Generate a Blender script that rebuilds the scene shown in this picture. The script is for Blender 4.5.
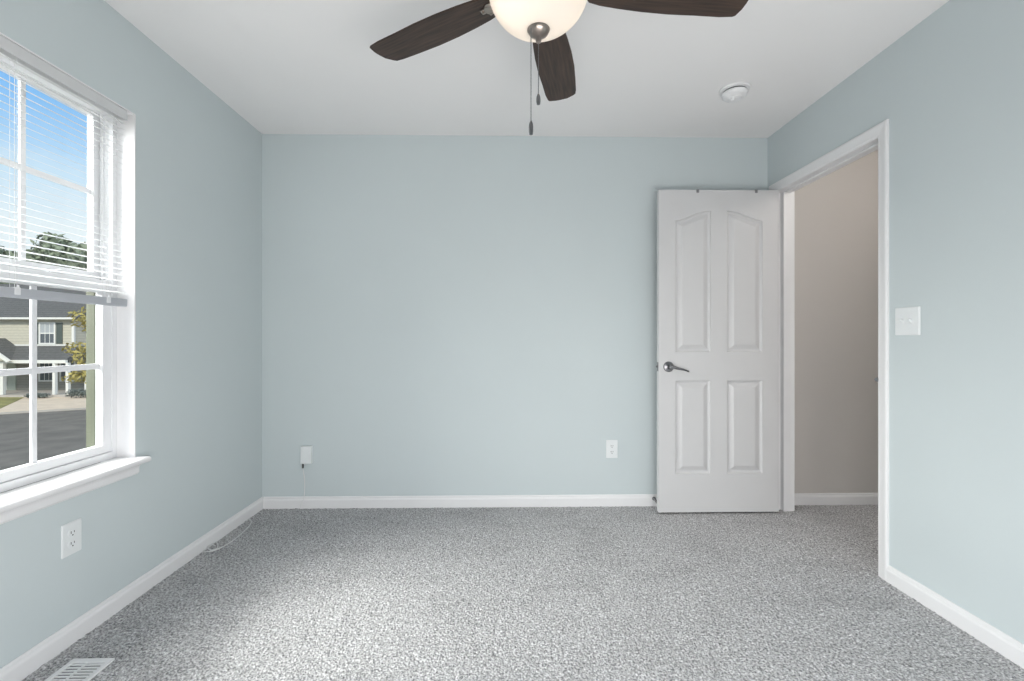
import bpy, bmesh, math, random
import numpy as np
from mathutils import Vector, Matrix

S = bpy.context.scene
for o in list(bpy.data.objects):
    bpy.data.objects.remove(o)
COL = S.collection
random.seed(7)

# ---------------------------------------------------------------- camera
FPX = 455.0
cd = bpy.data.cameras.new('camera')
cd.sensor_width = 36.0
cd.lens = FPX / 1024 * 36.0
cd.shift_y = -2.5 / 1024
cd.clip_start = 0.02
cd.clip_end = 500
cam = bpy.data.objects.new('camera', cd)
COL.objects.link(cam)
cam.location = (0, 0, 1.11)
cam.rotation_euler = (math.pi / 2, 0, -0.0185)
S.camera = cam

# ---------------------------------------------------------------- view
S.view_settings.view_transform = 'Standard'
S.view_settings.look = 'None'
S.view_settings.gamma = 1
S.view_settings.use_curve_mapping = False
S.view_settings.exposure = 0.12

# ---------------------------------------------------------------- sky
W = bpy.data.worlds.new('sky')
S.world = W
W.use_nodes = True
nt = W.node_tree
nt.nodes.clear()
out = nt.nodes.new('ShaderNodeOutputWorld')
bg = nt.nodes.new('ShaderNodeBackground')
tc = nt.nodes.new('ShaderNodeTexCoord')
sep = nt.nodes.new('ShaderNodeSeparateXYZ')
rp = nt.nodes.new('ShaderNodeValToRGB')
cr = rp.color_ramp
cr.elements[0].position = 0.0
cr.elements[0].color = (.84, .91, .97, 1)
cr.elements[1].position = 1.0
cr.elements[1].color = (.66, .68, .70, 1)
for p_, c_ in ((.17, (.86, .94, .99)), (.25, (.58, .80, 1.0)), (.35, (.27, .57, .99)), (.46, (.13, .41, .94)), (.62, (.42, .58, .80))):
    e = cr.elements.new(p_)
    e.color = (*c_, 1)
no = nt.nodes.new('ShaderNodeTexNoise')
no.inputs['Scale'].default_value = 3.2
no.inputs['Detail'].default_value = 6
mp = nt.nodes.new('ShaderNodeMapping')
mp.inputs['Scale'].default_value = (1, 1, 3.2)
cl = nt.nodes.new('ShaderNodeValToRGB')
cl.color_ramp.elements[0].position = .52
cl.color_ramp.elements[0].color = (0, 0, 0, 1)
cl.color_ramp.elements[1].position = .78
cl.color_ramp.elements[1].color = (.7, .7, .7, 1)
mx = nt.nodes.new('ShaderNodeMixRGB')
mx.inputs[2].default_value = (.93, .96, .98, 1)
L = nt.links.new
L(tc.outputs['Generated'], sep.inputs[0])
L(sep.outputs['Z'], rp.inputs[0])
L(tc.outputs['Generated'], mp.inputs[0])
L(mp.outputs[0], no.inputs['Vector'])
L(no.outputs[0], cl.inputs[0])
L(cl.outputs[0], mx.inputs[0])
L(rp.outputs[0], mx.inputs[1])
L(mx.outputs[0], bg.inputs[0])
bg.inputs[1].default_value = 0.92
L(bg.outputs[0], out.inputs[0])


def lamp(name, kind, loc, target=None, energy=1, color=(1, 1, 1), size=None, size_y=None, radius=None):
    l = bpy.data.lights.new(name, kind)
    l.energy = energy
    l.color = color
    if kind == 'AREA':
        l.shape = 'RECTANGLE'
        l.size = size
        l.size_y = size_y or size
    if radius is not None:
        l.shadow_soft_size = radius
    o = bpy.data.objects.new(name, l)
    COL.objects.link(o)
    o.location = loc
    if target is not None:
        o.rotation_euler = (Vector(target) - Vector(loc)).to_track_quat('-Z', 'Y').to_euler()
    return o


sun = lamp('sun', 'SUN', (-10, -20, 20), (-1.2, 1.5, .0), 3.0, (1, .93, .82))
sun.data.angle = math.radians(12)
sun.rotation_euler = Vector((-0.16, 0.8, -0.62)).to_track_quat('-Z', 'Y').to_euler()
# daylight of the sky that falls in through the side window
lamp('window_daylight', 'AREA', (-4.4, 0.5, 3.0), (-1.62, 1.52, 1.2), 230, (1, .968, .93), 2.4, 2.4)
lamp('window_high_daylight', 'AREA', (-3.6, 1.1, 4.2), (-1.62, 1.5, 1.1), 270, (1, .968, .93), 2.8, 2.4)
lamp('window_side_daylight', 'AREA', (-4.5, 1.15, 3.1), (-1.62, 1.5, 1.3), 330, (1, .968, .93), 2.0, 2.0)
# added fill light behind the camera, at an invented opening in the rear wall
lamp('rear_fill_light', 'AREA', (0.35, -0.31, .58), (-0.25, 3.0, 1.22), 39, (1, .975, .955), 2.1, .9)
# lamp on the hall ceiling
lamp('hall_lamp', 'POINT', (2.42, 2.0, 2.25), None, 8.6, (1, .94, .88), radius=.12)

# ---------------------------------------------------------------- materials
MATS = {}


def mat(name, color, rough=.5, metal=0, var=.03, scale=30, bump=0, bscale=200, spec=.5, **kw):
    if name in MATS:
        return MATS[name]
    m = bpy.data.materials.new(name)
    m.use_nodes = True
    n = m.node_tree
    b = n.nodes['Principled BSDF']
    b.inputs['Roughness'].default_value = rough
    b.inputs['Metallic'].default_value = metal
    b.inputs['Specular IOR Level'].default_value = spec
    co = n.nodes.new('ShaderNodeTexCoord')
    nz = n.nodes.new('ShaderNodeTexNoise')
    nz.inputs['Scale'].default_value = scale
    nz.inputs['Detail'].default_value = 4
    n.links.new(co.outputs['Object'], nz.inputs['Vector'])
    r = n.nodes.new('ShaderNodeValToRGB')
    r.color_ramp.elements[0].position = .3
    r.color_ramp.elements[1].position = .7
    r.color_ramp.elements[0].color = (*[c * (1 - var) for c in color], 1)
    r.color_ramp.elements[1].color = (*[min(1, c * (1 + var)) for c in color], 1)
    n.links.new(nz.outputs[0], r.inputs[0])
    n.links.new(r.outputs[0], b.inputs['Base Color'])
    if bump:
        bz = n.nodes.new('ShaderNodeTexNoise')
        bz.inputs['Scale'].default_value = bscale
        n.links.new(co.outputs['Object'], bz.inputs['Vector'])
        bp = n.nodes.new('ShaderNodeBump')
        bp.inputs['Strength'].default_value = bump
        bp.inputs['Distance'].default_value = .002
        n.links.new(bz.outputs[0], bp.inputs['Height'])
        n.links.new(bp.outputs[0], b.inputs['Normal'])
    MATS[name] = m
    return m


def stripes(name, color, dark, axis, period, duty=.12, rough=.6, var=.06):
    """lap siding / shingle courses: thin darker joints across one object axis"""
    m = mat(name, color, rough, var=var, scale=6)
    n = m.node_tree
    b = n.nodes['Principled BSDF']
    src = b.inputs['Base Color'].links[0].from_socket
    co = n.nodes.new('ShaderNodeTexCoord')
    s = n.nodes.new('ShaderNodeSeparateXYZ')
    n.links.new(co.outputs['Object'], s.inputs[0])
    d = n.nodes.new('ShaderNodeMath')
    d.operation = 'DIVIDE'
    d.inputs[1].default_value = period
    n.links.new(s.outputs[axis], d.inputs[0])
    f = n.nodes.new('ShaderNodeMath')
    f.operation = 'FRACT'
    n.links.new(d.outputs[0], f.inputs[0])
    g = n.nodes.new('ShaderNodeMath')
    g.operation = 'LESS_THAN'
    g.inputs[1].default_value = duty
    n.links.new(f.outputs[0], g.inputs[0])
    x = n.nodes.new('ShaderNodeMixRGB')
    x.inputs[2].default_value = (*dark, 1)
    n.links.new(g.outputs[0], x.inputs[0])
    n.links.new(src, x.inputs[1])
    n.links.new(x.outputs[0], b.inputs['Base Color'])
    return m


M_WALL = mat('aqua_paint', (.604, .667, .683), .75, var=.008, scale=3, bump=.12, bscale=180, spec=.25)
M_CEIL = mat('ceiling_paint', (.875, .865, .865), .9, var=.006, scale=3, bump=.1, bscale=150, spec=.2)
M_HALL = mat('hall_paint', (.60, .575, .55), .8, var=.01, scale=3, bump=.1, spec=.2)
M_TRIM = mat('white_trim_paint', (.82, .82, .83), .38, var=.006, scale=8)
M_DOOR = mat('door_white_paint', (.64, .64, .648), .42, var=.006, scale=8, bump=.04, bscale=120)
M_VINYL = mat('white_vinyl', (.80, .81, .83), .4, var=.006, scale=9)
M_BLIND = mat('blind_white', (.72, .735, .74), .45, var=.006, scale=9)
M_HEAD = mat('headrail_shaded_white', (.66, .67, .68), .4, var=.006, scale=9)  # blind white taken darker, painting in the shade on the headrail front
M_RAIL = mat('shaded_rail_grey', (.46, .48, .52), .35, var=.006, scale=9)  # backlit shade of the bottom rail painted into its base colour
M_PLATE = mat('plate_plastic', (.80, .83, .84), .35, var=.005, scale=20)
M_SLOT = mat('slot_dark', (.04, .04, .045), .6)
M_NICKEL = mat('brushed_nickel', (.36, .31, .275), .30, 1.0, var=.05, scale=60)
M_STEEL = mat('satin_steel', (.22, .22, .23), .3, 1.0, var=.05, scale=60)
M_GREY = mat('grey_metal_strip', (.26, .26, .27), .45, .6)
M_RUBBER = mat('dark_rubber', (.10, .10, .10), .7)
M_CORD = mat('white_cord', (.74, .75, .75), .5)
M_DUCT = mat('duct_shadow', (.10, .10, .10), .8)
M_ASPH = mat('asphalt', (.165, .15, .13), .9, var=.22, scale=1.2, bump=.5, bscale=12)
M_CONC = mat('driveway_concrete', (.66, .55, .43), .9, var=.08, scale=1.5)
M_CURB = mat('kerb_concrete', (.45, .42, .38), .9, var=.08, scale=1.5)
M_GRASS = mat('grass', (.25, .235, .085), .9, var=.4, scale=1.2)
M_SIDE = stripes('beige_siding', (.57, .54, .44), (.42, .40, .33), 'Z', .19, .14)
M_SIDE2 = stripes('shaded_porch_siding', (.30, .285, .24), (.22, .21, .18), 'Z', .19, .14)  # darker copy of the beige siding, porch shade painted into its colour
M_SIDE3 = stripes('blue_siding', (.34, .40, .47), (.26, .30, .36), 'Z', .19, .14)
M_ROOF = stripes('roof_shingles', (.115, .115, .112), (.085, .085, .085), 'Z', .16, .2, .9, .2)
M_HTRIM = mat('house_white_trim', (.80, .80, .76), .5)
M_HGLASS = mat('far_window_glass', (.10, .115, .13), .12)
M_HBLIND = mat('far_window_blind', (.42, .45, .47), .3)
M_SHUT = mat('dark_green_shutter', (.085, .105, .095), .6)
M_HDOOR = mat('pale_green_door', (.46, .50, .42), .5)
M_BARK = mat('bark', (.10, .08, .06), .9, var=.3, scale=12)
M_CASE = mat('sage_exterior_casing', (.115, .125, .085), .55, var=.02)


def leaf_mat(name, c1, c2):
    m = mat(name, c1, .7, var=.0, scale=1.3)
    n = m.node_tree
    b = n.nodes['Principled BSDF']
    r = b.inputs['Base Color'].links[0].from_node
    r.color_ramp.elements[0].color = (*c1, 1)
    r.color_ramp.elements[1].color = (*c2, 1)
    return m


M_LEAFY = leaf_mat('yellow_green_leaves', (.24, .21, .05), (.55, .46, .15))
M_LEAFD = leaf_mat('dark_green_leaves', (.14, .18, .12), (.33, .38, .27))
M_LEAFG = leaf_mat('grey_green_leaves', (.07, .09, .08), (.20, .23, .21))


def wood_mat():
    m = mat('walnut_blade', (.05, .034, .026), .5, var=.0)
    n = m.node_tree
    b = n.nodes['Principled BSDF']
    co = n.nodes.new('ShaderNodeTexCoord')
    mpn = n.nodes.new('ShaderNodeMapping')
    mpn.inputs['Scale'].default_value = (2.2, 34, 34)
    nz = n.nodes.new('ShaderNodeTexNoise')
    nz.inputs['Scale'].default_value = 2.5
    nz.inputs['Detail'].default_value = 8
    nz.inputs['Distortion'].default_value = .6
    r = n.nodes.new('ShaderNodeValToRGB')
    r.color_ramp.elements[0].position = .34
    r.color_ramp.elements[0].color = (.019, .011, .008, 1)
    r.color_ramp.elements[1].position = .68
    r.color_ramp.elements[1].color = (.068, .040, .028, 1)
    n.links.new(co.outputs['Object'], mpn.inputs[0])
    n.links.new(mpn.outputs[0], nz.inputs['Vector'])
    n.links.new(nz.outputs[0], r.inputs[0])
    n.links.new(r.outputs[0], b.inputs['Base Color'])
    return m


M_WOOD = wood_mat()


def carpet_mat():
    m = bpy.data.materials.new('grey_carpet')
    m.use_nodes = True
    n = m.node_tree
    b = n.nodes['Principled BSDF']
    b.inputs['Roughness'].default_value = .95
    b.inputs['Specular IOR Level'].default_value = .1
    co = n.nodes.new('ShaderNodeTexCoord')
    a = n.nodes.new('ShaderNodeTexNoise')
    a.inputs['Scale'].default_value = 122
    a.inputs['Detail'].default_value = 3
    a.inputs['Roughness'].default_value = .65
    v = n.nodes.new('ShaderNodeTexVoronoi')
    v.inputs['Scale'].default_value = 130
    w = n.nodes.new('ShaderNodeTexNoise')
    w.inputs['Scale'].default_value = 3.2
    w.inputs['Detail'].default_value = 5
    for t in (a, v):
        n.links.new(co.outputs['Object'], t.inputs['Vector'])
    wm = n.nodes.new('ShaderNodeMapping')
    wm.inputs['Scale'].default_value = (1, 1.9, 1)
    n.links.new(co.outputs['Object'], wm.inputs[0])
    n.links.new(wm.outputs[0], w.inputs['Vector'])
    r = n.nodes.new('ShaderNodeValToRGB')
    r.color_ramp.elements[0].position = .36
    r.color_ramp.elements[0].color = (.225, .225, .230, 1)
    r.color_ramp.elements[1].position = .66
    r.color_ramp.elements[1].color = (.84, .835, .845, 1)
    n.links.new(a.outputs[0], r.inputs[0])
    r2 = n.nodes.new('ShaderNodeValToRGB')
    r2.color_ramp.elements[0].position = .30
    r2.color_ramp.elements[0].color = (.88, .88, .88, 1)
    r2.color_ramp.elements[1].position = .50
    r2.color_ramp.elements[1].color = (1, 1, 1, 1)
    n.links.new(w.outputs[0], r2.inputs[0])
    x = n.nodes.new('ShaderNodeMixRGB')
    x.blend_type = 'MULTIPLY'
    x.inputs[0].default_value = 1
    n.links.new(r.outputs[0], x.inputs[1])
    n.links.new(r2.outputs[0], x.inputs[2])
    n.links.new(x.outputs[0], b.inputs['Base Color'])
    ad = n.nodes.new('ShaderNodeMath')
    ad.operation = 'ADD'
    n.links.new(a.outputs[0], ad.inputs[0])
    n.links.new(v.outputs['Distance'], ad.inputs[1])
    bp = n.nodes.new('ShaderNodeBump')
    bp.inputs['Strength'].default_value = .7
    bp.inputs['Distance'].default_value = .006
    n.links.new(ad.outputs[0], bp.inputs['Height'])
    n.links.new(bp.outputs[0], b.inputs['Normal'])
    return m


M_CARPET = carpet_mat()


def glass_mat():
    m = bpy.data.materials.new('window_glass')
    m.use_nodes = True
    n = m.node_tree
    n.nodes.clear()
    o = n.nodes.new('ShaderNodeOutputMaterial')
    t = n.nodes.new('ShaderNodeBsdfTransparent')
    t.inputs[0].default_value = (.97, .985, .98, 1)
    g = n.nodes.new('ShaderNodeBsdfGlossy')
    g.inputs['Roughness'].default_value = .02
    lw = n.nodes.new('ShaderNodeLayerWeight')
    pw = n.nodes.new('ShaderNodeMath')
    pw.operation = 'POWER'
    pw.inputs[1].default_value = 4.0
    n.links.new(lw.outputs['Facing'], pw.inputs[0])
    f = n.nodes.new('ShaderNodeMapRange')
    f.inputs['To Min'].default_value = .015
    f.inputs['To Max'].default_value = .5
    n.links.new(pw.outputs[0], f.inputs['Value'])
    x = n.nodes.new('ShaderNodeMixShader')
    n.links.new(f.outputs[0], x.inputs[0])
    n.links.new(t.outputs[0], x.inputs[1])
    n.links.new(g.outputs[0], x.inputs[2])
    n.links.new(x.outputs[0], o.inputs[0])
    return m


M_GLASS = glass_mat()


def bowl_mat():
    m = bpy.data.materials.new('frosted_lamp_glass')
    m.use_nodes = True
    n = m.node_tree
    n.nodes.clear()
    o = n.nodes.new('ShaderNodeOutputMaterial')
    t = n.nodes.new('ShaderNodeBsdfTranslucent')
    t.inputs[0].default_value = (.92, .895, .86, 1)
    d = n.nodes.new('ShaderNodeBsdfDiffuse')
    d.inputs[0].default_value = (.90, .885, .86, 1)
    x = n.nodes.new('ShaderNodeMixShader')
    x.inputs[0].default_value = .45
    n.links.new(t.outputs[0], x.inputs[1])
    n.links.new(d.outputs[0], x.inputs[2])
    g = n.nodes.new('ShaderNodeBsdfGlossy')
    g.inputs['Roughness'].default_value = .25
    y = n.nodes.new('ShaderNodeMixShader')
    y.inputs[0].default_value = .04
    n.links.new(x.outputs[0], y.inputs[1])
    n.links.new(g.outputs[0], y.inputs[2])
    n.links.new(y.outputs[0], o.inputs[0])
    return m


M_BOWL = bowl_mat()


# ---------------------------------------------------------------- mesh helper
class MB:
    def __init__(self):
        self.bm = bmesh.new()

    def box(self, x0, x1, y0, y1, z0, z1, bev=0, seg=2):
        t = bmesh.new()
        bmesh.ops.create_cube(t, size=1)
        for v in t.verts:
            v.co = ((x0 + x1) / 2 + v.co.x * (x1 - x0), (y0 + y1) / 2 + v.co.y * (y1 - y0), (z0 + z1) / 2 + v.co.z * (z1 - z0))
        if bev:
            bmesh.ops.bevel(t, geom=list(t.edges), offset=bev, segments=seg, profile=.6, affect='EDGES')
        self.add(t)
        return self

    def add(self, t, mtx=None):
        me = bpy.data.meshes.new('tmp')
        if mtx is not None:
            t.transform(mtx)
        t.to_mesh(me)
        t.free()
        self.bm.from_mesh(me)
        bpy.data.meshes.remove(me)

    def prism(self, pts, axis, a, b, close=True):
        """2-D outline extruded along an axis: pts are the two other coordinates in x,y,z order"""
        def mk(p, t):
            return {'x': (t, p[0], p[1]), 'y': (p[0], t, p[1]), 'z': (p[0], p[1], t)}[axis]
        A = [self.bm.verts.new(mk(p, a)) for p in pts]
        B = [self.bm.verts.new(mk(p, b)) for p in pts]
        n = len(pts)
        for i in range(n):
            self.bm.faces.new((A[i], A[(i + 1) % n], B[(i + 1) % n], B[i]))
        self.bm.faces.new(A)
        self.bm.faces.new(B[::-1])
        return self

    def tube(self, pts, r, seg=8, caps=True):
        pts = [Vector(p) for p in pts]
        rs = r if isinstance(r, (list, tuple)) else [r] * len(pts)
        rings = []
        up = None
        for i, p in enumerate(pts):
            d = (pts[min(i + 1, len(pts) - 1)] - pts[max(i - 1, 0)]).normalized()
            if up is None:
                up = Vector((0, 0, 1)) if abs(d.z) < .9 else Vector((1, 0, 0))
            s = d.cross(up).normalized()
            up = s.cross(d).normalized()
            rings.append([self.bm.verts.new(p + rs[i] * (math.cos(2 * math.pi * k / seg) * s + math.sin(2 * math.pi * k / seg) * up)) for k in range(seg)])
        for a, b in zip(rings, rings[1:]):
            for k in range(seg):
                self.bm.faces.new((a[k], a[(k + 1) % seg], b[(k + 1) % seg], b[k]))
        if caps:
            self.bm.faces.new(rings[0][::-1])
            self.bm.faces.new(rings[-1])
        return self

    def lathe(self, prof, c, axis='z', seg=40):
        """prof: (radius, height) pairs, turned about an axis through c"""
        rings = []
        for r, h in prof:
            ring = []
            for k in range(seg if r > 1e-6 else 1):
                a = 2 * math.pi * k / seg
                u, v = r * math.cos(a), r * math.sin(a)
                p = {'z': (u, v, h), 'y': (u, h, v), 'x': (h, u, v)}[axis]
                ring.append(self.bm.verts.new(Vector(c) + Vector(p)))
            rings.append(ring)
        for a, b in zip(rings, rings[1:]):
            for k in range(seg):
                k2 = (k + 1) % seg
                if len(a) == 1 and len(b) == 1:
                    continue
                if len(a) == 1:
                    self.bm.faces.new((a[0], b[k2], b[k]))
                elif len(b) == 1:
                    self.bm.faces.new((a[k], a[k2], b[0]))
                else:
                    self.bm.faces.new((a[k], a[k2], b[k2], b[k]))
        for ring, flip in ((rings[0], 0), (rings[-1], 1)):
            if len(ring) > 1:
                self.bm.faces.new(ring if flip else ring[::-1])
        return self

    def build(self, name, m, parent=None, origin=None, smooth=False, mtx=None, fix=True):
        if fix:
            bmesh.ops.recalc_face_normals(self.bm, faces=self.bm.faces)
        if mtx is not None:
            self.bm.transform(mtx)
        if parent is not None:
            r = parent
            while r.parent:
                r = r.parent
            org = Vector(r.location)
            if r.get('_local'):
                org = Vector((0, 0, 0))
        else:
            org = Vector(origin) if origin else Vector((0, 0, 0))
        self.bm.transform(Matrix.Translation(-org))
        me = bpy.data.meshes.new(name)
        self.bm.to_mesh(me)
        self.bm.free()
        me.materials.append(m)
        if smooth:
            for p in me.polygons:
                p.use_smooth = True
            try:
                me.set_sharp_from_angle(angle=math.radians(38))
            except Exception:
                pass
        o = bpy.data.objects.new(name, me)
        COL.objects.link(o)
        if parent is not None:
            o.parent = parent
        else:
            o.location = org
        return o


def B(*a, **k):
    return MB().box(*a, **k)


def tag(o, label=None, cat=None, group=None, kind=None):
    if label:
        o['label'] = label
    if cat:
        o['category'] = cat
    if group:
        o['group'] = group
    if kind:
        o['kind'] = kind
    return o


def empty(name, loc, **k):
    o = bpy.data.objects.new(name, None)
    o.empty_display_size = .05
    COL.objects.link(o)
    o.location = loc
    tag(o, **k)
    return o


# ---------------------------------------------------------------- room shell
XL, XR, YB, YR, ZC = -1.574, 1.756, 2.995, -.33, 2.44
WT = .105                                   # thickness of the door wall
CW = .054                                   # width of the door casing
HX = 2.92                                   # far side of the hall
WY0, WY1, WZ0, WZ1 = 1.045, 1.973, .602, 2.062   # window opening
DY0, DY1, DZ = 2.099, 2.908, 2.049               # door opening


def struct(o):
    o['kind'] = 'structure'
    return o


# carpet: a real pile surface with small random heights
def carpet():
    st = .009
    xs = np.arange(XL - .02, HX + .03, st)
    ys = np.arange(YR - .02, YB + .02, st)
    rng = np.random.default_rng(3)
    gx, gy = np.meshgrid(xs, ys, indexing='ij')
    z = rng.uniform(-.0035, .0035, gx.shape)
    j = rng.uniform(-.002, .002, (2,) + gx.shape)
    co = np.stack((gx + j[0], gy + j[1], z), -1).reshape(-1, 3)
    nx, ny = gx.shape
    i = (np.arange(nx - 1)[:, None] * ny + np.arange(ny - 1)[None]).reshape(-1)
    f = np.stack((i, i + ny, i + ny + 1, i + 1), -1)
    me = bpy.data.meshes.new('floor')
    me.vertices.add(len(co))
    me.vertices.foreach_set('co', co.ravel())
    me.loops.add(f.size)
    me.loops.foreach_set('vertex_index', f.ravel().astype(np.int32))
    me.polygons.add(len(f))
    me.polygons.foreach_set('loop_start', np.arange(0, f.size, 4, dtype=np.int32))
    me.polygons.foreach_set('use_smooth', np.ones(len(f), bool))
    me.update(calc_edges=True)
    me.materials.append(M_CARPET)
    o = bpy.data.objects.new('floor', me)
    COL.objects.link(o)
    return struct(o)


carpet()
struct(B(XL - .14, HX + .1, YR - .15, YB + .1, ZC, ZC + .12).build('ceiling', M_CEIL))
LX = XL - .145
m = MB()
m.box(LX, XL, YR, WY0, -.05, ZC)
m.box(LX, XL, WY1, YB + .1, -.05, ZC)
m.box(LX, XL, WY0, WY1, -.05, WZ0 - .023)
m.box(LX, XL, WY0, WY1, WZ1 + .003, ZC)
struct(m.build('wall_left', M_WALL))
struct(B(XL, XR + WT / 2, YB, YB + .1, -.05, ZC).build('wall_back', M_WALL))
m = MB()
m.box(XR, XR + WT, YR, DY0 - .018, -.05, ZC)
m.box(XR, XR + WT, DY1 + .018, YB, -.05, ZC)
m.box(XR, XR + WT, DY0 - .018, DY1 + .018, DZ + .018, ZC)
struct(m.build('wall_right', M_WALL))
m = MB()                                    # rear wall, with an invented low opening added for the fill light
m.box(XL, -1.25, YR - .1, YR, -.05, ZC)
m.box(1.45, XR, YR - .1, YR, -.05, ZC)
m.box(-1.25, 1.45, YR - .1, YR, -.05, .1)
m.box(-1.25, 1.45, YR - .1, YR, 1.1, ZC)
struct(m.build('wall_rear', M_WALL))
m = MB()                                    # hall beyond the door
m.box(XR + WT / 2, HX + .1, YB, YB + .1, -.05, ZC)
m.box(HX, HX + .1, YR, YB, -.05, ZC)
m.box(XR + WT, HX, .6, .7, -.05, ZC)
m.box(XR + WT, XR + WT + .006, .7, DY0 - .02, -.05, ZC)
struct(m.build('wall_hall', M_HALL))


def base_prof(s=1):
    return [(0, 0), (.013 * s, 0), (.013 * s, .052), (.011 * s, .058), (.0075 * s, .063), (.0065 * s, .071), (.004 * s, .076), (0, .076)]


def baseboard(name, a, b, at, axis, s):
    mb = MB()
    pr = [(at + p[0] * s, p[1]) for p in base_prof()]
    mb.prism(pr, axis, a, b)
    return struct(mb.build(name, M_TRIM))


baseboard('baseboard_left', YR, YB, XL, 'y', 1)
baseboard('baseboard_back', XL + .012, XR, YB, 'x', -1)
baseboard('baseboard_right', YR, DY0 - .005 - CW, XR, 'y', -1)
baseboard('baseboard_hall', XR + WT, HX, YB, 'x', -1)

# ---------------------------------------------------------------- door casing and jamb


def casing_profile(u0, u1, out):
    """flat inner bead rising to the thick outer edge; u0 = inner edge, u1 = outer edge"""
    d = u1 - u0
    return [(u0, 0), (u0, .006), (u0 + d * .1, .0085), (u0 + d * .2, .008), (u0 + d * .45, .0095), (u0 + d * .75, .0125), (u0 + d * .9, .0125), (u1, .0085), (u1, 0)]


m = MB()
PR = casing_profile(0, CW, 1)
ZH = DZ + .005
rows = []
for u, t in PR:                             # mitred frame: foot, mitre, mitre, foot
    rows.append([m.bm.verts.new(p) for p in ((XR - t, DY0 - .005 - u, 0), (XR - t, DY0 - .005 - u, ZH + u), (XR - t, DY1 + .005 + u, ZH + u), (XR - t, DY1 + .005 + u, 0))])
for A, C in zip(rows, rows[1:] + rows[:1]):
    for k in range(3):
        m.bm.faces.new((A[k], A[k + 1], C[k + 1], C[k]))
m.bm.faces.new([r[0] for r in rows])
m.bm.faces.new([r[3] for r in rows])
struct(m.build('trim_1', M_TRIM))
m = MB()                                    # jamb boards and stops
JX0, JX1 = XR - .002, XR + WT + .002
m.box(JX0, JX1, DY0 - .018, DY0, 0, DZ + .018)
m.box(JX0, JX1, DY1, DY1 + .018, 0, DZ + .018)
m.box(JX0, JX1, DY0, DY1, DZ, DZ + .018)
m.box(XR + .040, XR + .075, DY0, DY0 + .011, 0, DZ, .002)
m.box(XR + .034, XR + .075, DY1 - .032, DY1, 0, DZ, .002)
m.box(XR + .075, XR + WT + .002, DY1 - .028, DY1, 0, DZ)
m.box(XR + .040, XR + .075, DY0, DY1, DZ - .011, DZ, .002)
jamb = struct(m.build('trim_2', M_TRIM))
sp = MB().box(XR + .004, XR + .034, DY0 - .001, DY0 + .0016, .885, .945, .001)
sp.tube([(XR + .004, DY0 + .001, .915), (XR - .006, DY0 + .002, .915), (XR - .012, DY0 - .001, .915)], [.012, .010, .008], 10)
sp.build('strike_plate', M_STEEL, jamb)['label'] = 'steel strike plate'
# hall side casing
m = MB()
for (a, b) in ((DY0 - .005, DY0 - .062), (DY1 + .005, DY1 + .062)):
    m.prism([(XR + WT + t, u) for u, t in casing_profile(a, b, 1)], 'z', 0, DZ + .005)
m.prism([(XR + WT + t, u) for u, t in casing_profile(DZ + .005, DZ + .062, 1)], 'y', DY0 - .062, DY1 + .062)
struct(m.build('trim_3', M_TRIM))

# ---------------------------------------------------------------- door leaf
LX0, LX1, LY0, LY1, LZ0, LZ1 = .976, 1.741, 2.846, 2.881, .012, 2.044


def panel_loop(a, b, z0, top, d, n=18):
    """outline of a door panel inset by d; top(x) gives its upper edge"""
    x0, x1 = a + d, b - d
    pts = [(x0, z0 + d), (x1, z0 + d)]
    for k in range(n + 1):
        x = x1 + (x0 - x1) * k / n
        h = .002
        sl = (top(min(b, x + h)) - top(max(a, x - h))) / (min(b, x + h) - max(a, x - h))
        pts.append((x, top(x) - d * math.sqrt(1 + sl * sl)))
    return pts


def door_face(bm, y, s):
    """one moulded face: s=-1 faces the camera"""
    xa, xb, xc, xd = 1.081, 1.307, 1.410, 1.637
    zl, zh = 1.850, 1.912

    def arch(a, b, rise_right):
        def top(x):
            t = (x - a) / (b - a)
            tt = min(1, max(0, ((t if rise_right else 1 - t) - .04) / .92))
            q = .6 * tt * tt * (3 - 2 * tt) + .4 * math.sin(tt * math.pi / 2)
            return zl + (zh - zl) * q
        return top

    def flat(x):
        return .842
    panels = [(xa, xb, .255, flat), (xc, xd, .255, flat), (xa, xb, 1.022, arch(xa, xb, True)), (xc, xd, 1.022, arch(xc, xd, False))]

    def face(pts):
        bm.faces.new([bm.verts.new((p[0], y, p[1])) for p in pts])
    for a, b in ((LX0, xa), (xb, xc), (xd, LX1)):           # stiles
        face([(a, LZ0), (b, LZ0), (b, LZ1), (a, LZ1)])
    for a, b, z0, top in panels:                            # rails
        if top is flat:
            face([(a, LZ0), (b, LZ0), (b, .255), (a, .255)])
            face([(a, .842), (b, .842), (b, 1.022), (a, 1.022)])
        else:
            tp = panel_loop(a, b, z0, top, 0)[2:]
            for p0, p1 in zip(tp, tp[1:]):
                face([p0, p1, (p1[0], LZ1), (p0[0], LZ1)])
        loops = []
        for off, dep in ((0, 0), (.0016, .008), (.010, .0130), (.017, .0135), (.043, .0022), (.047, .0014)):
            loops.append([bm.verts.new((p[0], y - s * dep, p[1])) for p in panel_loop(a, b, z0, top, off)])
        for A, C in zip(loops, loops[1:]):
            for i in range(len(A)):
                bm.faces.new((A[i], A[(i + 1) % len(A)], C[(i + 1) % len(A)], C[i]))
        L5 = loops[-1]
        b0, prev, tp = L5[0], L5[1], L5[2:]
        for k in range(len(tp) - 1):
            nx_ = b0 if k == len(tp) - 2 else bm.verts.new((tp[k + 1].co.x, b0.co.y, b0.co.z))
            bm.faces.new((prev, tp[k], tp[k + 1], nx_))
            prev = nx_
    return [bm.verts.new((p[0], y, p[1])) for p in ((LX0, LZ0), (LX1, LZ0), (LX1, LZ1), (LX0, LZ1))]


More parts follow.
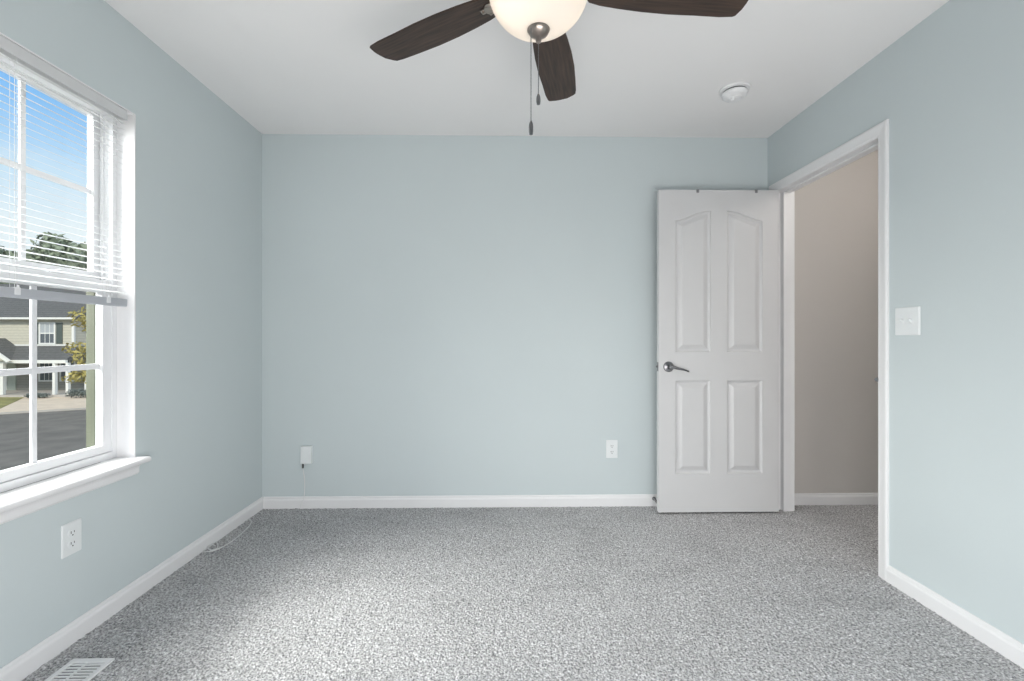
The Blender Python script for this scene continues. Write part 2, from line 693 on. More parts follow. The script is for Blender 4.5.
m = MB()
fa = door_face(m.bm, LY0, -1)
fb = door_face(m.bm, LY1, 1)
for i in range(4):
    m.bm.faces.new((fa[i], fa[(i + 1) % 4], fb[(i + 1) % 4], fb[i]))
door = struct(m.build('door_1', M_DOOR, origin=(LX1, LY1, LZ0)))
tag(door, 'white four panel door with arched upper panels standing open against the back wall', 'door')
for s, yf in ((-1, LY0), (1, LY1)):
    h = MB()
    hx, hz = 1.0385, .929
    h.lathe([(0, -.001), (.033, -.001), (.033, .004), (.030, .009), (.021, .011), (.014, .013), (.012, .03), (.0125, .048), (.010, .053), (0, .054)], (0, 0, 0), 'y')
    for v in h.bm.verts:
        v.co = (v.co.x + hx, yf + s * v.co.y, v.co.z + hz)
    hd = h.build('door_handle', M_STEEL, door, smooth=True)
    lv = MB()
    yy = yf + s * .044
    pts, rr = [], []
    for k in range(13):
        t = k / 12
        pts.append((hx + .004 + .107 * t, yy + s * .006 * math.sin(t * 3), hz + .004 - .030 * (t * t * (3 - 2 * t)) - .004 * math.sin(t * 6.28)))
        rr.append(.0098 - .0050 * t)
    lv.tube(pts, rr, 12)
    lv.build('lever', M_STEEL, hd, smooth=True)
B(LX0 - .0015, LX0 + .001, 2.852, 2.875, .9, .957, .0006).tube([(LX0 - .009, 2.863, .929), (LX0, 2.863, .929)], .007, 12).build('latch_plate', M_STEEL, door)
for hz in (.20, 1.105, 1.86):
    h = MB()
    for k in range(5):
        h.tube([(LX1 + .006, LY1 + .002, hz - .044 + k * .018), (LX1 + .006, LY1 + .002, hz - .044 + k * .018 + .0168)], .0058, 12)
    h.tube([(LX1 + .006, LY1 + .002, hz + .046), (LX1 + .006, LY1 + .002, hz + .051)], [.0058, .003], 12)
    h.box(LX1 - .0008, LX1 + .0015, LY0 + .006, LY1, hz - .044, hz + .045)
    h.build('hinge', M_STEEL, door, smooth=True)

# ---------------------------------------------------------------- over-door hooks
for hx, lab in ((1.2235, 'small grey metal hook over door top edge, nearer the handle side'), (1.596, 'small grey metal hook over door top edge, nearer the hinge side')):
    m = MB()
    w = .0085
    m.box(hx - w, hx + w, LY0 - .0022, LY0 - .0004, LZ1 - .018, LZ1 + .0022, .0006)
    m.box(hx - w, hx + w, LY0 - .0022, LY1 + .0022, LZ1 + .0004, LZ1 + .0026, .0006)
    m.box(hx - w, hx + w, LY1 + .0004, LY1 + .0022, LZ1 - .09, LZ1 + .0022, .0006)
    o = m.build('over_door_hook', M_GREY, origin=(hx, LY0, LZ1))
    m = MB()
    m.tube([(hx, LY1 + .003, LZ1 - .085), (hx, LY1 + .018, LZ1 - .098), (hx, LY1 + .034, LZ1 - .092), (hx, LY1 + .036, LZ1 - .078)], .003, 8)
    m.build('hook_arm', M_GREY, o, smooth=True)
    tag(o, lab, 'hook', 'hooks over the door')

# ---------------------------------------------------------------- door stop on the baseboard
dsx, dsz = .990, .052
ds = empty('door_stop', (dsx, YB - .013, dsz), label='small dark spring door stop on back baseboard behind the door edge', cat='door stop')
MB().lathe([(0, 0), (.012, 0), (.012, -.004), (.007, -.008), (0, -.008)], (dsx, YB - .013, dsz), 'y', 20).build('stop_base', M_STEEL, ds, smooth=True)
m = MB()
m.tube([(dsx + .0055 * math.cos(k * .8), YB - .020 - k * .00042, dsz + .0055 * math.sin(k * .8)) for k in range(120)], .0013, 6)
m.build('spring', M_STEEL, ds, smooth=True)
MB().lathe([(0, -.056), (.0095, -.056), (.0095, -.075), (.006, -.079), (0, -.079)], (dsx, YB - .013, dsz), 'y', 20).build('rubber_tip', M_RUBBER, ds, smooth=True)

# ---------------------------------------------------------------- window
FX = -1.647                                 # room face of the vinyl frame
win = struct(empty('window_1', (XL, (WY0 + WY1) / 2, WZ0)))
tag(win, 'white double hung window with gridded sashes in the left wall', 'window')
m = MB()                                    # reveal boards
m.box(LX, XL + .0015, WY1 - .004, WY1 + .002, WZ0 - .02, WZ1 + .002)
m.box(LX, XL + .0015, WY0 - .002, WY0 + .004, WZ0 - .02, WZ1 + .002)
m.box(LX, XL + .0015, WY0, WY1, WZ1 - .001, WZ1 + .004)
m.build('reveal', M_TRIM, win)
iy0, iy1 = WY0 + .004, WY1 - .004
m = MB()                                    # frame
for a, b in ((iy0, iy0 + .020), (iy1 - .020, iy1)):
    m.box(FX - .085, FX, a, b, WZ0 + .002, WZ1 - .013)
m.box(FX - .0845, FX - .0006, iy0, iy1, WZ0 + .001, WZ0 + .0295)
m.box(FX - .0845, FX - .0006, iy0, iy1, WZ1 - .012, WZ1, .002)
for a, b in ((iy0 + .020, iy0 + .028), (iy1 - .028, iy1 - .020)):     # track between the sashes
    m.box(FX - .048, FX - .040, a, b, WZ0 + .03, WZ1 - .012)
m.build('window_frame', M_VINYL, win)
m = MB()                                    # lower outer track and screen frame seen through the glass
for a, b in ((iy1 - .059, iy1 - .021), (iy0 + .021, iy0 + .059)):
    m.box(FX - .072, FX - .040, a, b, WZ0 + .031, 1.329, .003)
    m.box(FX - .080, FX - .073, a + .004, b - .004, WZ0 + .031, 1.329, .002)
m.build('screen_frame', M_CASE, win)


def sash(name, xf, th, y0, y1, z0, z1, st, rb, rt, mz, lock=False):
    m = MB()
    xb = xf - th
    m.box(xb, xf, y0, y0 + st, z0, z1, .0025)
    m.box(xb, xf, y1 - st, y1, z0, z1, .0025)
    m.box(xb, xf, y0 + st - .002, y1 - st + .002, z0, z0 + rb, .0025)
    m.box(xb, xf, y0 + st - .002, y1 - st + .002, z1 - rt, z1, .0025)
    gx = xf - th * .62
    gw = (y1 - y0 - 2 * st) / 3
    for k in (1, 2):
        yy = y0 + st + gw * k
        m.box(gx - .004, gx + .006, yy - .003, yy + .016, z0 + rb, z1 - rt, .003)
    m.box(gx - .0035, gx + .0055, y0 + st, y1 - st, mz - .0115, mz + .0115, .003)
    o = m.build(name, M_VINYL, win)
    g = B(gx - .0015, gx + .0015, y0 + st - .004, y1 - st + .004, z0 + rb - .004, z1 - rt + .004).build('glass_pane', M_GLASS, o)
    return o


ls = sash('lower_sash', FX - .008, .030, iy0 + .018, iy1 - .016, .632, 1.350, .043, .034, .053, .9935)
us = sash('upper_sash', FX - .052, .026, iy0 + .018, iy1 - .016, 1.330, 2.062, .036, .054, .030, 1.716)
for yy in (1.30, 1.72):
    B(FX - .030, FX - .010, yy - .025, yy + .025, 1.350, 1.358, .003).tube([(FX - .018, yy, 1.358), (FX - .018, yy + .022, 1.366)], .005, 10).build('sash_lock', M_VINYL, win)
# stool with rounded nose, apron with bead
nose = XL + .060
pr = [(FX + .001, WZ0 - .022), (nose - .008, WZ0 - .022), (nose - .002, WZ0 - .018), (nose, WZ0 - .011), (nose - .002, WZ0 - .004), (nose - .008, WZ0), (FX + .001, WZ0)]
m = MB()
m.prism([(min(x, XL + .0005), z) for x, z in pr], 'y', WY0 + .0045, WY1 - .0045)
m.prism([(max(x, XL + .0005), z) for x, z in pr], 'y', WY0 - .03, WY1 + .012)
bmesh.ops.delete(m.bm, geom=[f for f in m.bm.faces if f.calc_area() < 1e-9], context='FACES')
m.build('window_sill', M_TRIM, win)
m = MB()
m.prism([(XL, WZ0 - .022), (XL + .030, WZ0 - .022), (XL + .030, WZ0 - .030), (XL + .022, WZ0 - .036), (XL + .018, WZ0 - .044), (XL + .018, WZ0 - .064), (XL + .013, WZ0 - .071), (XL, WZ0 - .073)], 'y', WY0 - .022, WY1 + .0)
m.build('apron', M_TRIM, win)

# ---------------------------------------------------------------- mini blind
by0, by1, bx = 1.066, 1.936, XL - .0155
bl = empty('window_blind', (bx, (by0 + by1) / 2, WZ1), label='white horizontal mini blind half lowered over the window', cat='blind')
m = MB()
m.box(bx - .0135, bx + .0122, by0, by1, 2.0205, 2.0595, .0015)
hr = m.build('headrail', M_BLIND, bl)
B(bx + .0124, bx + .0140, by0, by1, 2.0195, 2.0595, .0006).build('shaded_front', M_HEAD, hr)  # thin strip added to carry the painted shade of the headrail front
tilt = math.radians(20)
m = MB()
pitch = .0244
zt = 2.006
n_sl = int((zt - 1.284) / pitch) + 1
for k in range(n_sl):
    zc = zt - k * pitch
    top, bot = [], []
    for q in range(7):
        u = (q / 6 - .5) * .025
        w = .0006 * (1 - (2 * q / 6 - 1) ** 2)
        x = u * math.cos(tilt) + w * math.sin(tilt)
        z = -u * math.sin(tilt) + w * math.cos(tilt)
        top.append((bx + x, zc + z + .0002))
        bot.append((bx + x, zc + z - .0002))
    m.prism(top + bot[::-1], 'y', by0, by1)
m.build('slats', M_BLIND, bl, smooth=True)
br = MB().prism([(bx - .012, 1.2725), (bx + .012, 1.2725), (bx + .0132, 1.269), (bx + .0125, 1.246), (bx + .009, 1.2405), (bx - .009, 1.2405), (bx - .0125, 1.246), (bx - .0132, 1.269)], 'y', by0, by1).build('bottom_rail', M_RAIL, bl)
for yy in (1.165, 1.505, 1.846):
    m = MB()
    for dx in (-.0115, .0115):
        m.tube([(bx + dx, yy, 2.02), (bx + dx, yy, 1.27)], .0006, 5)
    m.tube([(bx, yy + .004, 2.02), (bx, yy + .004, 1.27)], .0008, 5)
    m.build('ladder_cord', M_CORD, bl)
    m = MB()
    m.box(bx - .0145, bx + .0155, yy - .009, yy + .009, 1.250, 1.2745, .002)
    m.tube([(bx + .014, yy, 1.272), (bx + .016, yy, 1.282)], [.004, .0025], 8)
    m.build('cord_clip', M_VINYL, br)


# ---------------------------------------------------------------- electrical plates
def frame_of(pos, wall):
    """local u (right as seen from the room), v up, n out of the wall"""
    if wall == 'left':
        u, n = Vector((0, 1, 0)), Vector((1, 0, 0))
    elif wall == 'right':
        u, n = Vector((0, -1, 0)), Vector((-1, 0, 0))
    else:
        u, n = Vector((1, 0, 0)), Vector((0, -1, 0))
    v = Vector((0, 0, 1))
    R = Matrix((u, v, n)).transposed().to_4x4()
    return Matrix.Translation(pos) @ R


def plate_mesh(w, h):
    m = MB()
    a, b = w / 2, h / 2
    t = bmesh.new()
    bmesh.ops.create_cube(t, size=1)
    for v in t.verts:
        k = 1 if v.co.z < 0 else .93
        kk = 1 if v.co.z < 0 else .955
        v.co = (v.co.x * w * k, v.co.y * h * kk, .0 if v.co.z < 0 else .0050)
    bmesh.ops.bevel(t, geom=list(t.edges), offset=.0018, segments=2, affect='EDGES')
    m.add(t)
    return m


def outlet(pos, wall, label):
    F = frame_of(pos, wall)
    o = plate_mesh(.079, .121).build('wall_outlet', M_PLATE, mtx=F, origin=pos)
    tag(o, label, 'outlet', 'wall outlets')
    for s in (-1, 1):
        m = MB()
        pts = []
        for k in range(32):
            a = 2 * math.pi * k / 32
            pts.append((.0172 * math.cos(a), max(-.0138, min(.0138, .0172 * math.sin(a))) + s * .0195))
        m.prism(pts, 'z', .003, .0065)
        r = m.build('receptacle', M_PLATE, o, mtx=F)
        m = MB()
        m.box(-.0078, -.0052, s * .0195 - .0015, s * .0195 + .0075, .005, .0068)
        m.box(.0048, .0072, s * .0195 - .0005, s * .0195 + .0068, .005, .0068)
        m.prism([(.0028 * math.cos(2 * math.pi * k / 12), s * .0195 - .0078 + .0026 * math.sin(2 * math.pi * k / 12)) for k in range(12)], 'z', .005, .0068)
        m.build('socket_slots', M_SLOT, r, mtx=F)
    MB().lathe([(0, .004), (.003, .004), (.003, .0054), (0, .0060)], (0, 0, 0), 'z', 12).build('screw', M_PLATE, o, mtx=F)
    return o


outlet((XL, 1.6853, .382), 'left', 'white duplex outlet on left wall below the window sill')
outlet((.7155, YB, .377), 'back', 'white duplex outlet on back wall left of the open door')

F = frame_of((XR, 1.945, 1.183), 'right')
sw = plate_mesh(.125, .124).build('light_switch', M_PLATE, mtx=F, origin=(XR, 1.945, 1.183))
tag(sw, 'white double toggle switch plate on right wall beside door casing', 'switch')
for s in (-1, 1):
    m = MB()
    m.box(s * .023 - .006, s * .023 + .006, -.0125, .0125, .0035, .0060, .0008)
    m.build('toggle_collar', M_PLATE, sw, mtx=F)
    m = MB()
    m.prism([(-.0065, .006), (.006, .006), (.0105, .018), (.004, .0195)], 'x', s * .023 - .0042, s * .023 + .0042)
    m.build('toggle', M_PLATE, sw, mtx=F)
    for z in (-.03, .03):
        MB().lathe([(0, .004), (.003, .004), (.003, .0054), (0, .0060)], (s * .023, z, 0), 'z', 12).build('screw', M_PLATE, sw, mtx=F)

# phone box and cable
bxc, bz = -1.288, .346
wb = B(-1.314, -1.246, YB - .030, YB, .296, .409, .004).build('wall_jack', M_PLATE, origin=(bxc, YB, bz))
tag(wb, 'white rectangular wall jack box low on back wall near left corner', 'wall jack')
B(-1.308, -1.252, YB - .0325, YB - .029, .306, .399, .0015).build('cover', M_PLATE, wb)
cb = MB().tube([(-1.304, YB - .014, .268), (-1.303, YB - .008, .235), (-1.298, YB - .005, .20), (-1.296, YB - .005, .15), (-1.297, YB - .008, .09), (-1.301, YB - .016, .06), (-1.312, YB - .018, .03), (-1.320, YB - .022, .004)], .0030, 8).build('hanging_cable', M_CORD, origin=(-1.31, YB - .01, .27), smooth=True)
tag(cb, 'thin white cable hanging from wall jack over the back baseboard', 'cable')
B(-1.3085, -1.2995, YB - .020, YB - .008, .264, .2959, .0015).build('cable_plug', M_RUBBER, cb)['label'] = 'dark cable plug'


def smooth_path(P, n=8):
    P = [Vector(p) for p in P]
    Q = [P[0]] + P + [P[-1]]
    r = []
    for i in range(len(P) - 1):
        a, b, c, d = Q[i:i + 4]
        for k in range(n):
            t = k / n
            r.append(.5 * ((2 * b) + (c - a) * t + (2 * a - 5 * b + 4 * c - d) * t * t + (3 * b - a - 3 * c + d) * t ** 3))
    r.append(P[-1])
    return r


cz = .0055
path = [(-1.555, 2.802), (-1.528, 2.782), (-1.498, 2.717), (-1.479, 2.588), (-1.479, 2.471), (-1.501, 2.400), (-1.544, 2.380), (-1.555, 2.394), (-1.555, 2.437), (-1.555, 2.480), (-1.528, 2.461), (-1.505, 2.417), (-1.525, 2.400), (-1.555, 2.419), (-1.555, 2.451), (-1.526, 2.436)]
P3 = [(x, y, cz + (.003 if 8 < i < 11 else 0) + (.005 if i > 12 else 0)) for i, (x, y) in enumerate(path)]
lc = MB().tube(smooth_path(P3), .0030, 8).build('loose_cable', M_CORD, origin=(-1.5, 2.5, cz), smooth=True)
tag(lc, 'loose thin white cable coiled on carpet along the left baseboard', 'cable')

# ---------------------------------------------------------------- floor register
vx0, vx1, vy0, vy1, vz = -1.476, -1.337, 1.277, 1.590, .006
vt = empty('floor_vent', ((vx0 + vx1) / 2, (vy0 + vy1) / 2, 0), label='white metal floor register set in carpet under the left window', cat='floor vent')
m = MB()
fw = .0155
for a in ((vx0, vx0 + fw, vy0, vy1), (vx1 - fw, vx1, vy0, vy1), (vx0 + fw - .001, vx1 - fw + .001, vy0, vy0 + fw + .004), (vx0 + fw - .001, vx1 - fw + .001, vy1 - fw - .004, vy1)):
    m.box(*a, vz - .004, vz + .004, .0015)
m.build('frame', M_TRIM, vt)
m = MB()
k = vy0 + fw + .010
while k < vy1 - fw - .008:
    m.box(vx0 + fw - .001, vx1 - fw + .001, k, k + .0065, vz - .001, vz + .002)
    k += .0135
m.box((vx0 + vx1) / 2 - .010, (vx0 + vx1) / 2 - .004, vy0 + fw, vy1 - fw, vz - .002, vz + .0025)
m.build('louvers', M_TRIM, vt)
B(vx0 + .008, vx1 - .008, vy0 + .008, vy1 - .008, vz - .05, vz - .0025).build('duct_box', M_DUCT, vt)

# ---------------------------------------------------------------- smoke detector
sx, sy = 1.236, 2.412
sd = empty('smoke_detector', (sx, sy, ZC), label='round white smoke detector on the ceiling', cat='smoke detector')
MB().lathe([(0, 0), (.076, 0), (.077, -.004), (.075, -.010), (.070, -.012), (0, -.012)], (sx, sy, ZC)).build('mounting_base', M_TRIM, sd, smooth=True)
MB().lathe([(0, -.012), (.058, -.012), (.058, -.020), (0, -.020)], (sx, sy, ZC)).build('vent_gap', M_SLOT, sd, smooth=True)
MB().lathe([(0, -.019), (.062, -.019), (.065, -.023), (.062, -.036), (.050, -.046), (.036, -.050), (.034, -.055), (.020, -.058), (0, -.059)], (sx, sy, ZC)).build('sensor_cover', M_TRIM, sd, smooth=True)
MB().lathe([(0, -.040), (.013, -.040), (.012, -.063), (.008, -.068), (0, -.068)], (sx - .020, sy - .012, ZC), seg=20).build('test_button', M_TRIM, sd, smooth=True)

# ---------------------------------------------------------------- ceiling fan
fx, fy = .1036, 1.348
fan = empty('ceiling_fan', (fx, fy, ZC), label='five blade dark walnut ceiling fan with lit frosted bowl light', cat='ceiling fan')
MB().lathe([(0, 0), (.072, 0), (.072, -.012), (.060, -.045), (.030, -.065), (.016, -.068), (0, -.068)], (fx, fy, ZC)).build('canopy', M_NICKEL, fan, smooth=True)
MB().lathe([(.013, -.06), (.013, -.15)], (fx, fy, ZC), seg=20).build('downrod', M_NICKEL, fan, smooth=True)
MB().lathe([(0, 2.305), (.03, 2.305), (.06, 2.295), (.105, 2.275), (.118, 2.25), (.118, 2.215), (.108, 2.19), (.085, 2.178), (0, 2.178)], (fx, fy, 0)).build('motor_housing', M_NICKEL, fan, smooth=True)
MB().lathe([(0, 2.178), (.060, 2.178), (.064, 2.165), (.100, 2.160), (.118, 2.152), (.118, 2.146), (0, 2.146)], (fx, fy, 0)).build('light_fitter', M_NICKEL, fan, smooth=True)

upper = [(.150, .030), (.165, .046), (.20, .055), (.26, .062), (.34, .068), (.43, .070), (.52, .067), (.60, .066), (.642, .061), (.650, .056)]
lower = [(.656, .030), (.656, .005), (.653, -.022), (.637, -.050), (.629, -.059), (.60, -.064), (.52, -.068), (.43, -.071), (.34, -.068), (.26, -.061), (.20, -.053), (.165, -.044), (.150, -.030)]
m = MB()
m.prism(upper + lower, 'z', -.003, .003)
t = m.bm
bmesh.ops.recalc_face_normals(t, faces=t.faces)
ed = [e for e in t.edges if abs(e.verts[0].co.z - e.verts[1].co.z) < 1e-6]
bmesh.ops.bevel(t, geom=ed, offset=.0015, segments=2, affect='EDGES')
t.transform(Matrix.Rotation(math.radians(-4), 4, 'X'))
fan['_local'] = 1
bl0 = m.build('blade', M_WOOD, fan)
m = MB()
m.tube([(.085, 0, .014), (.12, 0, .010), (.15, 0, -.005), (.17, 0, -.008)], [.012, .011, .010, .008], 10)
m.lathe([(0, -.010), (.020, -.010), (.022, -.007), (.020, -.0035), (0, -.0035)], (.170, 0, 0), seg=24)
m.box(.170, .205, -.010, .010, -.008, -.0035, .002)
for sx_, sy_ in ((.178, .016), (.178, -.016), (.198, 0)):
    m.lathe([(0, -.0125), (.0045, -.0115), (.0045, -.008), (0, -.008)], (sx_, sy_, 0), seg=12)
ir0 = m.build('blade_iron', M_NICKEL, bl0, smooth=True)
del fan['_local']
for i in range(5):
    if i == 0:
        b_ = bl0
    else:
        b_ = bl0.copy()
        COL.objects.link(b_)
        c_ = ir0.copy()
        COL.objects.link(c_)
        c_.parent = b_
    b_.location = (0, 0, 2.155 - ZC)
    b_.rotation_euler = (0, 0, math.radians(76.5 + 72 * i))

bowl = MB()
ou, inn = [], []
a_, c_ = .150, .127
for k in range(19):
    th = math.pi / 2 * k / 18
    ou.append((a_ * math.sin(th) ** .95, 2.148 - c_ * math.cos(th)))
    inn.append(((a_ - .004) * math.sin(th) ** .95, 2.148 - (c_ - .004) * math.cos(th)))
rings = []
t = bowl.bm
sg = 64
prof = ou + inn[::-1]
for r_, z_ in prof:
    if r_ < 1e-5:
        rings.append([t.verts.new((fx, fy, z_))])
    else:
        rings.append([t.verts.new((fx + r_ * math.cos(2 * math.pi * k / sg), fy + r_ * math.sin(2 * math.pi * k / sg), z_)) for k in range(sg)])
for A, C in zip(rings, rings[1:]):
    for k in range(sg):
        k2 = (k + 1) % sg
        if len(A) == 1:
            t.faces.new((A[0], C[k], C[k2]))
        elif len(C) == 1:
            t.faces.new((A[k], A[k2], C[0]))
        else:
            t.faces.new((A[k], A[k2], C[k2], C[k]))
bowl.build('lamp_bowl', M_BOWL, fan, smooth=True)
MB().lathe([(0, 2.032), (.034, 2.029), (.0335, 2.023), (.028, 2.012), (.016, 2.004), (.010, 2.001), (.0085, 1.993), (.0075, 1.987), (0, 1.986)], (fx, fy, 0)).build('finial', M_NICKEL, fan, smooth=True)


def chain(x, y, z0, z1, zf):
    m = MB()
    n = int((z0 - z1) / .0042)
    for k in range(n):
        z = z0 - k * .0042
        m.lathe([(0, .0019), (.0014, .0010), (.0014, -.0010), (0, -.0019)], (x, y, z), seg=6)
    m.tube([(x, y, z0), (x, y, z1)], .0007, 5)
    c = m.build('pull_chain', M_STEEL, fan, smooth=True)
    MB().lathe([(0, z1 + .004), (.0025, z1 + .002), (.0055, z1 - .006), (.0065, z1 - .014), (.0065, zf + .008), (.005, zf), (0, zf - .001)], (x, y, 0), seg=16).build('fob', M_STEEL, c, smooth=True)


chain(fx, fy + .004, 1.988, 1.834, 1.805)
chain(fx - .0235, fy - .020, 2.015, 1.742, 1.704)
for dx, dy, e in ((-.060, -.035, .36), (.065, .0, .15), (-.01, .07, .15)):
    lamp('fan_bulb', 'POINT', (fx + dx, fy + dy, 2.108), None, e, (1, .88, .75), radius=.022)

# ---------------------------------------------------------------- outdoors
GZ = -2.75
struct(B(-220, 60, -60, 260, GZ - .3, GZ).build('ground_asphalt', M_ASPH))
# driveway and lawn across the road (kerb line runs slightly askew)
m = MB()
m.prism([(-48, 20.2), (-25.57, 23.59), (-22.64, 25.16), (-8, 27.5), (-8, 60), (-48, 60)], 'z', GZ - .05, GZ + .06)
struct(m.build('driveway', M_CONC))
m = MB()
m.prism([(-48, 20.2), (-25.57, 23.59), (-22.64, 25.16), (-8, 27.5), (-8, 27.3), (-22.6, 24.95), (-25.5, 23.38), (-48, 20.0)], 'z', GZ - .05, GZ + .075)
struct(m.build('kerb', M_CURB))
m = MB()
m.prism([(-45, 22.2), (-26.6, 24.35), (-29.9, 28.7), (-30.6, 29.6), (-45, 29.6)], 'z', GZ, GZ + .085)
tag(m.build('lawn', M_GRASS), kind='stuff', label='green and brown patch of lawn before the house across the road', cat='grass')

HY = 31.4


def on_house(name, m, parent, *a, **k):
    return B(*a, **k).build(name, m, parent)


hs = empty('house', (-34, HY, GZ), label='two storey beige house with grey roof and porch across the road', cat='house')
on_house('upper_wall', M_SIDE, hs, -42, -29.15, HY, HY + 9, .1, 2.45)
on_house('lower_wall', M_SIDE2, hs, -42, -29.15, HY + 1.2, HY + 9, GZ, .6)
mm = MB()
mm.prism([(HY - .35, 2.42), (HY + 4.6, 5.3), (HY + 9.5, 2.42)], 'x', -42.4, -28.75)
mm.build('roof', M_ROOF, hs)
on_house('gutter', M_HTRIM, hs, -42.4, -28.75, HY - .45, HY - .33, 2.36, 2.49)
mm = MB()
mm.prism([(HY - 1.5, -.33), (HY + .02, .58), (HY + .02, -.33)], 'x', -42, -28.3)
mm.build('porch_roof', M_ROOF, hs)
on_house('porch_beam', M_HTRIM, hs, -42, -28.25, HY - 1.52, HY - 1.38, -.52, -.31)
mm = MB()                                   # small entrance gable
mm.prism([(-35.7, -.33), (-31.7, -.33), (-33.7, 1.1)], 'y', HY - 1.68, HY)
gb = mm.build('entrance_gable', M_ROOF, hs)
MB().prism([(-35.6, -.33), (-31.8, -.33), (-33.7, 1.03)], 'y', HY - 1.75, HY - 1.68).build('gable_siding', M_SIDE, gb)
mm = MB()
for s in (-1, 1):
    mm.prism([(-33.7, 1.24), (-33.7, 1.04), (-33.7 + s * 2.05, -.44), (-33.7 + s * 2.25, -.36)], 'y', HY - 1.85, HY - 1.70)
mm.build('rake_board', M_HTRIM, gb)
on_house('porch_floor', M_CURB, hs, -42, -28.2, HY - 1.6, HY + 1.3, GZ, GZ + .2)
for cx, cw in ((-32.35, .22), (-29.04, .17), (-28.2, .16), (-27.0, .17)):
    on_house('porch_post', M_HTRIM, hs, cx - cw / 2, cx + cw / 2, HY - 1.5, HY - 1.3, GZ + .2, -.5, bev=.02)


def hwin(x0, x1, y, z0, z1, blind):
    o = MB()
    w = .1
    o.box(x0 - w, x0, y - .06, y, z0 - w, z1 + w)
    o.box(x1, x1 + w, y - .06, y, z0 - w, z1 + w)
    o.box(x0, x1, y - .06, y, z1, z1 + w)
    o.box(x0, x1, y - .06, y, z0 - w, z0)
    zm = (z0 + z1) / 2
    o.box(x0, x1, y - .05, y, zm - .04, zm + .04)
    for k in (1, 2):
        xx = x0 + (x1 - x0) * k / 3
        o.box(xx - .015, xx + .015, y - .035, y, z0, z1)
    f = o.build('house_window', M_HTRIM, hs)
    on_house('pane', M_HGLASS, f, x0, x1, y - .03, y + .01, z0, zm)
    on_house('pane', M_HBLIND if blind else M_HGLASS, f, x0, x1, y - .03, y + .01, zm, z1)


hwin(-31.33, -30.42, HY, .78, 2.08, True)
on_house('shutter', M_SHUT, hs, -30.27, -29.87, HY - .05, HY, .72, 2.14)
on_house('shutter', M_SHUT, hs, -31.88, -31.48, HY - .05, HY, .72, 2.14)
hwin(-32.55, -31.65, HY + 1.2, -1.85, -.45, False)
hwin(-31.1, -30.2, HY + 1.2, -1.85, -.45, False)
on_house('band_board', M_HTRIM, hs, -42, -29.15, HY - .03, HY, .58, .68)
on_house('corner_board', M_HTRIM, hs, -29.27, -29.12, HY - .02, HY + .1, .6, 2.4)
dr = on_house('front_door', M_HDOOR, hs, -34.78, -34.22, HY + 1.14, HY + 1.2, GZ + .2, -.6)
on_house('door_trim', M_HTRIM, dr, -34.9, -34.78, HY + 1.1, HY + 1.2, GZ + .2, -.5)

nb = empty('neighbour_house', (-40, 46, GZ), label='pale blue house with white gable behind the beige house', cat='house')
B(-46, -34.6, 42.5, 50, GZ, 2.05).build('wall', M_SIDE3, nb)
MB().prism([(-43.1, 1.95), (-34.1, 1.95), (-38.55, 4.72)], 'y', 42.8, 50).build('roof', M_ROOF, nb)
mm = MB()
mm.prism([(-43.0, 2.0), (-34.2, 2.0), (-38.55, 4.6)], 'y', 42.5, 42.8)
mm.build('gable', M_HTRIM, nb)
B(-36.8, -35.8, 42.45, 42.5, .2, 1.5).build('house_window', M_HGLASS, nb)


def leaves(mb, c, rad, n, size, rng, shell=.55):
    t = mb.bm
    for _ in range(n):
        d = Vector((rng.gauss(0, 1), rng.gauss(0, 1), rng.gauss(0, 1))).normalized()
        r = shell + (1 - shell) * rng.random()
        p = Vector(c) + Vector((d.x * rad[0], d.y * rad[1], d.z * rad[2])) * r
        nrm = (d + Vector((rng.gauss(0, .6), rng.gauss(0, .6), rng.gauss(0, .6)))).normalized()
        s = nrm.orthogonal().normalized()
        s.rotate(Matrix.Rotation(rng.random() * 6.28, 3, nrm))
        q = nrm.cross(s)
        k = size * (.6 + .8 * rng.random())
        t.faces.new([t.verts.new(p + s * k), t.verts.new(p + q * k * .55), t.verts.new(p - s * k), t.verts.new(p - q * k * .55)])


def tree(name, base, h, blobs, n, size, lm, label, cat='tree', group=None, trunk_r=.2, seed=1):
    rng = random.Random(seed)
    r = empty(name, base, label=label, cat=cat, group=group)
    m = MB()
    m.tube([(base[0], base[1], base[2]), (base[0] + .1, base[1], base[2] + h * .4), (base[0], base[1] + .1, base[2] + h * .8)], [trunk_r, trunk_r * .8, trunk_r * .3], 10)
    for c, rad in blobs[:5]:
        m.tube([(base[0] + .05, base[1], base[2] + h * .35), c], [trunk_r * .4, trunk_r * .1], 6)
    m.build('trunk', M_BARK, r)
    m = MB()
    for c, rad in blobs:
        leaves(m, c, rad, n, size, rng)
    m.build('foliage', lm, r, fix=False)
    return r


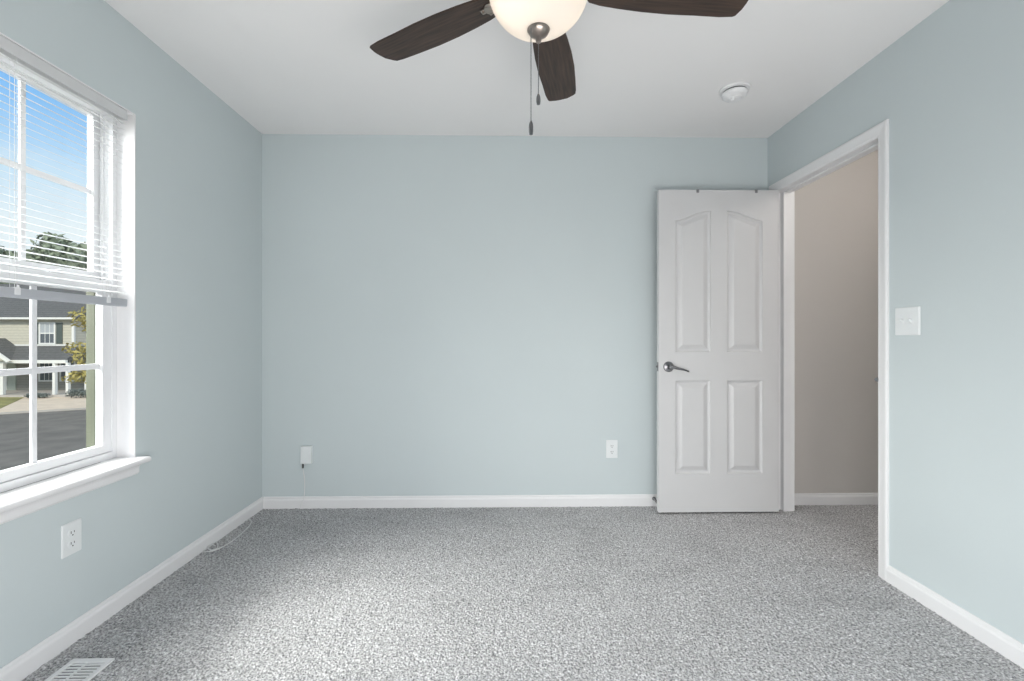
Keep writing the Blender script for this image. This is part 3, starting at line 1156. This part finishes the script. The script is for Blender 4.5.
tree('young_tree', (-21.3, 24.3, GZ), 5.6, [((-22.05, 24.2, 2.15), (.55, .6, .55)), ((-21.5, 24.3, 1.75), (.45, .5, .6)), ((-22.3, 24.2, .55), (.62, .6, .45)), ((-21.7, 24.1, .1), (.7, .6, .6)), ((-22.1, 24.3, -.55), (.5, .5, .35)), ((-22.2, 24.2, -.98), (.75, .6, .36)), ((-21.3, 24.2, -.8), (.6, .6, .4)), ((-20.6, 24.3, 1.2), (.8, .7, 1.3))],
     115, .10, M_LEAFY, 'young tree with yellow green leaves near the driveway', trunk_r=.08, seed=4)


def big(name, x, y, top, w, label, seed):
    rng = random.Random(seed)
    h = top - GZ
    bl_ = []
    for k in range(13):
        u = rng.uniform(-1, 1)
        zz = top - h * .12 - rng.random() * h * .62
        ww = w * (1 - .55 * max(0, (zz - GZ) / h - .45))
        bl_.append(((x + u * ww * .7, y + rng.uniform(-1, 1), zz), (w * .42, w * .42, h * .13)))
    bl_.append(((x, y, top - h * .12), (w * .4, w * .4, h * .12)))
    tree(name, (x, y, GZ), h, bl_, 420, .42, M_LEAFD, label, group='trees behind the houses', trunk_r=.3, seed=seed)


big('background_tree', -60.3, 62, 15.2, 5.2, 'tall dark green tree over the house roof, top in the middle of the upper panes', 11)
big('background_tree', -48.2, 53, 11.9, 4.0, 'dark green tree behind the house end, crown sloping down to the right sash edge', 12)
big('background_tree', -78.6, 72, 15.6, 3.6, 'dark green tree at the left picture edge behind the blind', 14)
big('background_tree', -95.6, 90, 18.2, 4.6, 'distant dark green treetop just left of the upright grille bar', 15)


def shrub(x, y, w, h, label, seed):
    rng = random.Random(seed)
    r = empty('shrub', (x, y, GZ + .1), label=label, cat='shrub', group='shrubs before the porch')
    m = MB()
    for k in range(4):
        leaves(m, (x + (k / 3 - .5) * w, y, GZ + .1 + h * .5), (w * .25, .3, h * .5), 150, .06, rng, .4)
    m.build('foliage', M_LEAFG, r, fix=False)
    for k in range(4):
        MB().tube([(x + (k / 3 - .5) * w, y, GZ + .05), (x + (k / 3 - .5) * w, y, GZ + .1 + h * .7)], .02, 6).build('stem', M_BARK, r)


shrub(-29.45, 29.3, .9, .28, 'low dark shrub under the lower left porch window', 21)
shrub(-26.9, 29.3, .9, .55, 'grey green shrub beside the right hand porch posts', 22)
